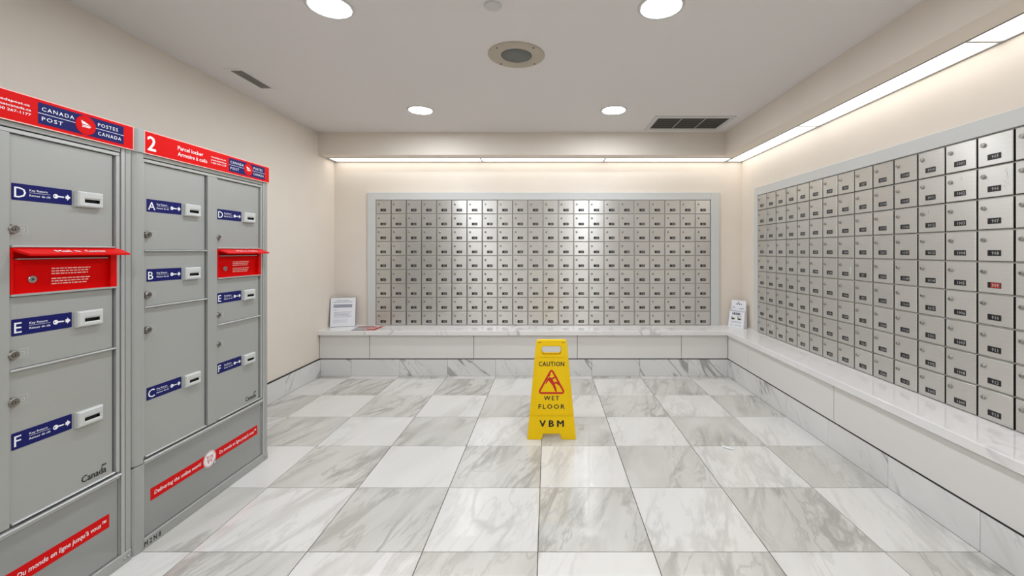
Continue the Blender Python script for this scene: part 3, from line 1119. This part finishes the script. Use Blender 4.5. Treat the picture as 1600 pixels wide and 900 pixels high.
# ------------------------------------------------------------------ wet floor sign
def wet_sign():
    lean = math.radians(12.5)
    base_y, cx = 2.686, 0.024
    L = 0.616
    t = thing('wet_floor_sign', 'yellow folding plastic caution wet floor sign standing on the tiles', 'sign', (cx, base_y, 0))
    bw, tw = 0.1535, 0.101     # half widths

    def hw(s):
        return bw + (tw - bw) * s / L

    def outline():
        p = [(-bw, 0), (-0.064, 0), (-0.052, 0.034), (0.052, 0.034), (0.064, 0), (bw, 0)]
        r = 0.018
        p += [(hw(L - r), L - r), (hw(L) - 0.004, L - 0.006), (hw(L) - 0.016, L)]
        p += [(-hw(L) + 0.016, L), (-hw(L) + 0.004, L - 0.006), (-hw(L - r), L - r)]
        return p
    hole = [(-0.054, 0.522), (0.054, 0.522), (0.061, 0.530), (0.066, 0.562), (0.056, 0.574), (-0.056, 0.574), (-0.066, 0.562), (-0.061, 0.530)][::-1]

    def panel(printed):
        m = MB()
        m.shape([outline(), hole], 0.0, 'sign_yellow', 0.018, 0.003)
        yf = -0.0005
        if printed:
            # raised rims round the sunk message field
            for sgn in (-1, 1):
                a0, a1 = 0.145, 0.51
                rim = [(sgn * (hw(a0) - 0.022), a0), (sgn * (hw(a0) - 0.008), a0), (sgn * (hw(a1) - 0.008), a1), (sgn * (hw(a1) - 0.022), a1)]
                if sgn < 0:
                    rim = rim[::-1]
                m.fprism(rim, -0.004, 0.001, 'sign_yellow')
            m.fprism([(-hw(.145) + .022, .145), (hw(.145) - .022, .145), (hw(.152) - .022, .155), (-hw(.152) + .022, .155)], -0.004, 0.001, 'sign_yellow')
            m.fprism([(-.075, .505), (.075, .505), (.072, .511), (-.072, .511)], -0.004, 0.001, 'sign_yellow')
            for x in (-.083, -.072, .072, .083):
                m.rect(x - .003, x + .003, .596, .603, yf, 'print_black')
            m.text('CAUTION', 0, 0.4480, 0.030, yf, 'print_black', width=0.165, align='C', bold=0.03, spacing=1.15)
            m.text('WET', 0, 0.2365, 0.0275, yf, 'print_black', width=0.096, align='C', bold=0.028, spacing=1.35)
            m.text('FLOOR', 0, 0.1850, 0.0275, yf, 'print_black', width=0.166, align='C', bold=0.028, spacing=1.35)
            m.text('V B M', 0, 0.077, 0.040, yf, 'print_black', width=0.152, align='C', bold=0.045)
            # warning triangle
            def tri(cz, R, r, n=6):
                pts = []
                for k in range(3):
                    a = PI / 2 + k * 2 * PI / 3
                    px, pz = R * math.cos(a), R * math.sin(a)
                    for i in range(n + 1):
                        b = a - PI / 3 + (2 * PI / 3) * i / n
                        pts.append((px + r * math.cos(b), cz + (pz + r * math.sin(b)) * 1.02))
                return pts
            cz = 0.330
            m.shape([tri(cz, 0.0775, 0.0155), tri(cz, 0.0775, 0.0035)[::-1]], yf, 'sign_red')
            # slipping figure
            y2 = yf - 0.0002
            m.disc(-0.017, 0.392, 0.0095, y2, 'sign_red', 16)
            m.flat([(-0.026, 0.368), (-0.014, 0.352), (0.004, 0.330), (0.022, 0.331), (0.014, 0.354), (0.000, 0.374), (-0.014, 0.380)], y2, 'sign_red')
            m.flat([(0.004, 0.334), (0.022, 0.334), (0.030, 0.312), (0.034, 0.290), (0.026, 0.288), (0.018, 0.302)], y2 - .0002, 'sign_red')
            m.flat([(0.006, 0.340), (0.012, 0.330), (0.030, 0.340), (0.050, 0.326), (0.056, 0.333), (0.032, 0.352), (0.018, 0.346)], y2 - .0003, 'sign_red')
            m.flat([(-0.008, 0.368), (0.004, 0.363), (0.018, 0.372), (0.037, 0.374), (0.036, 0.382), (0.014, 0.381)], y2 - .0002, 'sign_red')
            m.flat([(-0.040, 0.340), (-0.034, 0.337), (-0.018, 0.362), (-0.014, 0.376), (-0.026, 0.370)], y2 - .0003, 'sign_red')
        return m
    f = panel(True)
    f.xform(Matrix.Rotation(-lean, 4, 'X'))
    f.build('front_panel', t)
    dtop = L * math.sin(lean)
    b = panel(False)
    b.xform(Matrix.Translation((0, 2 * dtop + 0.03, 0)) @ Matrix.Rotation(PI, 4, 'Z') @ Matrix.Rotation(-lean, 4, 'X'))
    b.build('rear_panel', t)
    m = MB()
    zt = L * math.cos(lean)
    for sgn in (-1, 1):
        m.box(sgn * 0.078 - 0.014, sgn * 0.078 + 0.014, dtop - 0.004, dtop + 0.034, zt - 0.022, zt - 0.004, 'sign_yellow')
    m.build('hinge', t)


wet_sign()

# ------------------------------------------------------------------ things on the ledge and the floor
# framed notice leaning in the left corner
ang = math.atan2(4.281 - 4.206, -1.933 + 2.155)
t = thing('notice_stand', 'framed white printed notice leaning on the ledge in the left corner', 'notice', (-2.150, 4.200, ZT), ang * 0.8)
lean = Matrix.Rotation(math.radians(-9), 4, 'X')
W_, H_ = 0.232, 0.288
m = MB().cbox(0, W_, 0, 0.012, 0.001, H_, 0.002, 'acrylic_edge')
m.xform(lean).build('frame', t)
m = MB().box(0.002, W_ - 0.001, -0.0015, 0.001, 0.003, H_ - 0.001, 'paper_white')
y = -0.0018
m.words(0.055, H_ - 0.030, 0.12, 0.005, y, 'paper_ink', 1)
m.words(0.030, H_ - 0.046, 0.17, 0.006, y, 'paper_ink', 2)
m.rect(0.028, 0.200, H_ - 0.098, H_ - 0.066, y + 0.0001, 'paper_grey')
for i in range(4):
    m.words(0.032, H_ - 0.074 - i * 0.0075, 0.165, 0.003, y, 'paper_ink', 3 + i)
m.words(0.030, H_ - 0.124, 0.035, 0.004, y, 'paper_ink', 9)
for i in range(5):
    m.words(0.034, H_ - 0.146 - i * 0.0115, 0.165 - 0.012 * (i % 3), 0.0036, y, 'paper_ink', 12 + i)
for i in range(4):
    m.words(0.030, H_ - 0.212 - i * 0.012, 0.13, 0.0028, y, 'paper_grey', 22 + i)
m.xform(lean).build('paper', t)

# leaflets lying on the ledge
m = MB()
m.box(-0.105, 0.105, -0.115, 0.115, 0, 0.0012, 'leaflet_red')
k = 0.0015
for x0, x1, y0, y1, mt in ((-0.03, 0.06, -0.02, 0.015, 'leaflet_cream'), (-0.06, 0.0, -0.085, -0.05, 'leaflet_cream'), (0.035, 0.075, 0.05, 0.095, 'leaflet_cream'),
                           (-0.01, 0.09, -0.105, -0.09, 'leaflet_slate'), (-0.09, 0.01, 0.04, 0.07, 'leaflet_slate')):
    m.add([(x0, y0, k), (x1, y0, k), (x1 + 0.006, y1, k), (x0 + 0.006, y1, k)], [(0, 1, 2, 3)], mt)
tag(m.build('leaflet', None, (-1.742, 4.150, ZT + 0.0004), -0.02), 'red printed leaflet lying on the ledge beside the framed notice', 'leaflet')
m = MB()
m.vprism([(-0.055, -0.105), (0.055, -0.105), (0.055, 0.105), (-0.055, 0.105)], 0, 0.0012, 'leaflet_slate')
for i in range(4):
    m.add([(-0.045, -0.08 + i * 0.03, k), (0.04, -0.08 + i * 0.03, k), (0.04, -0.072 + i * 0.03, k), (-0.045, -0.072 + i * 0.03, k)], [(0, 1, 2, 3)], 'leaflet_cream')
m.add([(-0.055, 0.06, k), (0.055, 0.06, k), (0.055, 0.105, k), (-0.055, 0.105, k)], [(0, 1, 2, 3)], 'leaflet_red')
tag(m.build('leaflet', None, (-1.815, 4.138, ZT + 0.0022), 0.03), 'slate grey leaflet lying partly over the red leaflet', 'leaflet')

# brochure dispenser in the right corner
t = thing('brochure_holder', 'white card brochure holder with printed front in the right corner of the ledge', 'holder',
          (1.7915, 4.236, ZT), math.atan2(-0.125, 0.09) * 0.93)
W_ = 0.152
m = MB()
# side cheeks with a sloping front edge, back and front board, profile in (y, z)
for x in (0.0, W_ - 0.002):
    prof = [(0.0, 0.0005), (0.075, 0.0005), (0.075, 0.19), (0.034, 0.165)]
    v = [(x, y, z) for y, z in prof] + [(x + 0.002, y, z) for y, z in prof]
    m.add(v, [(3, 2, 1, 0), (4, 5, 6, 7), (0, 1, 5, 4), (1, 2, 6, 5), (2, 3, 7, 6), (3, 0, 4, 7)], 'paper_white')
m.box(0, W_, 0.0, 0.075, 0.0004, 0.002, 'paper_white')
m.build('tray', t)


def slope_board(mb, x0, x1, y0, z0, y1, z1, th, mat):
    v = [(x0, y0, z0), (x1, y0, z0), (x1, y1, z1), (x0, y1, z1), (x0, y0 + th, z0), (x1, y0 + th, z0), (x1, y1 + th, z1), (x0, y1 + th, z1)]
    return mb.add(v, [(0, 1, 2, 3), (7, 6, 5, 4), (1, 0, 4, 5), (2, 1, 5, 6), (3, 2, 6, 7), (0, 3, 7, 4)], mat)


def on_slope(mb, start, y0, z0, y1, z1):
    a = math.atan2(y1 - y0, z1 - z0)
    mb.xform(Matrix.Translation((0, y0 - 0.0006, z0)) @ Matrix.Rotation(-a, 4, 'X'), start)


m = slope_board(MB(), 0.001, W_ - 0.001, 0.0, 0.001, 0.034, 0.168, 0.002, 'paper_white')
s = len(m.v)
m.rect(0.004, W_ - 0.004, 0.158, 0.166, 0, 'paper_grey')
for i in range(5):
    m.rect(0.030 + i * 0.017, 0.043 + i * 0.017, 0.128, 0.148, 0, 'print_black' if i % 2 else 'paper_ink')
m.rect(0.028, 0.118, 0.1255, 0.1275, 0, 'print_black')
m.words(0.075, 0.110, 0.05, 0.004, 0, 'paper_ink', 31)
for x in (0.022, 0.085):
    m.disc(x + 0.006, 0.098, 0.008, 0, 'paper_ink', 10)
    m.flat([(x, 0.078), (x + 0.030, 0.078), (x + 0.034, 0.088), (x + 0.012, 0.094)], 0, 'print_black')
    m.rect(x + 0.018, x + 0.040, 0.080, 0.098, 0.0001, 'print_olive')
m.words(0.02, 0.056, 0.112, 0.006, 0, 'paper_grey', 33)
m.words(0.03, 0.046, 0.09, 0.004, 0, 'paper_grey', 34)
for x in (0.022, 0.066, 0.106):
    m.words(x, 0.020, 0.026, 0.007, 0, 'paper_grey', int(x * 1000))
on_slope(m, s, 0.0, 0.001, 0.034, 0.168)
m.build('front_board', t)
m = slope_board(MB(), 0.004, W_ - 0.004, 0.030, 0.002, 0.068, 0.262, 0.010, 'paper_white')
s = len(m.v)
m.disc(0.074, 0.243, 0.006, 0, 'print_black', 12)
m.words(0.052, 0.224, 0.055, 0.008, 0, 'print_black', 41)
m.words(0.022, 0.190, 0.016, 0.008, 0, 'paper_ink', 42)
m.words(0.088, 0.182, 0.044, 0.006, 0, 'paper_ink', 43)
on_slope(m, s, 0.030, 0.002, 0.068, 0.262)
m.build('brochure_stack', t)

# scrap of white wrapper on the floor
m = MB()
r = random.Random(5)
nx, ny = 7, 4
v, f = [], []
for j in range(ny):
    for i in range(nx):
        v.append((-0.032 + 0.064 * i / (nx - 1), -0.010 + 0.020 * j / (ny - 1) + 0.003 * math.sin(i * 1.7),
                  0.0012 + 0.006 * abs(math.sin(i * 0.9 + j)) * (1 if 0 < j < ny - 1 else 0.2) + r.uniform(0, 0.0015)))
k0 = len(v)
v += [(x, y, max(z - 0.001, 0.0003)) for x, y, z in v]
for j in range(ny - 1):
    for i in range(nx - 1):
        a = j * nx + i
        f += [(a, a + 1, a + nx + 1, a + nx), (k0 + a + nx, k0 + a + nx + 1, k0 + a + 1, k0 + a)]
m.add(v, f, 'paper_white')
tag(m.build('wrapper_scrap', None, (1.088, 2.570, 0), math.radians(-35)), 'tiny crumpled white scrap lying on the floor tiles', 'litter')
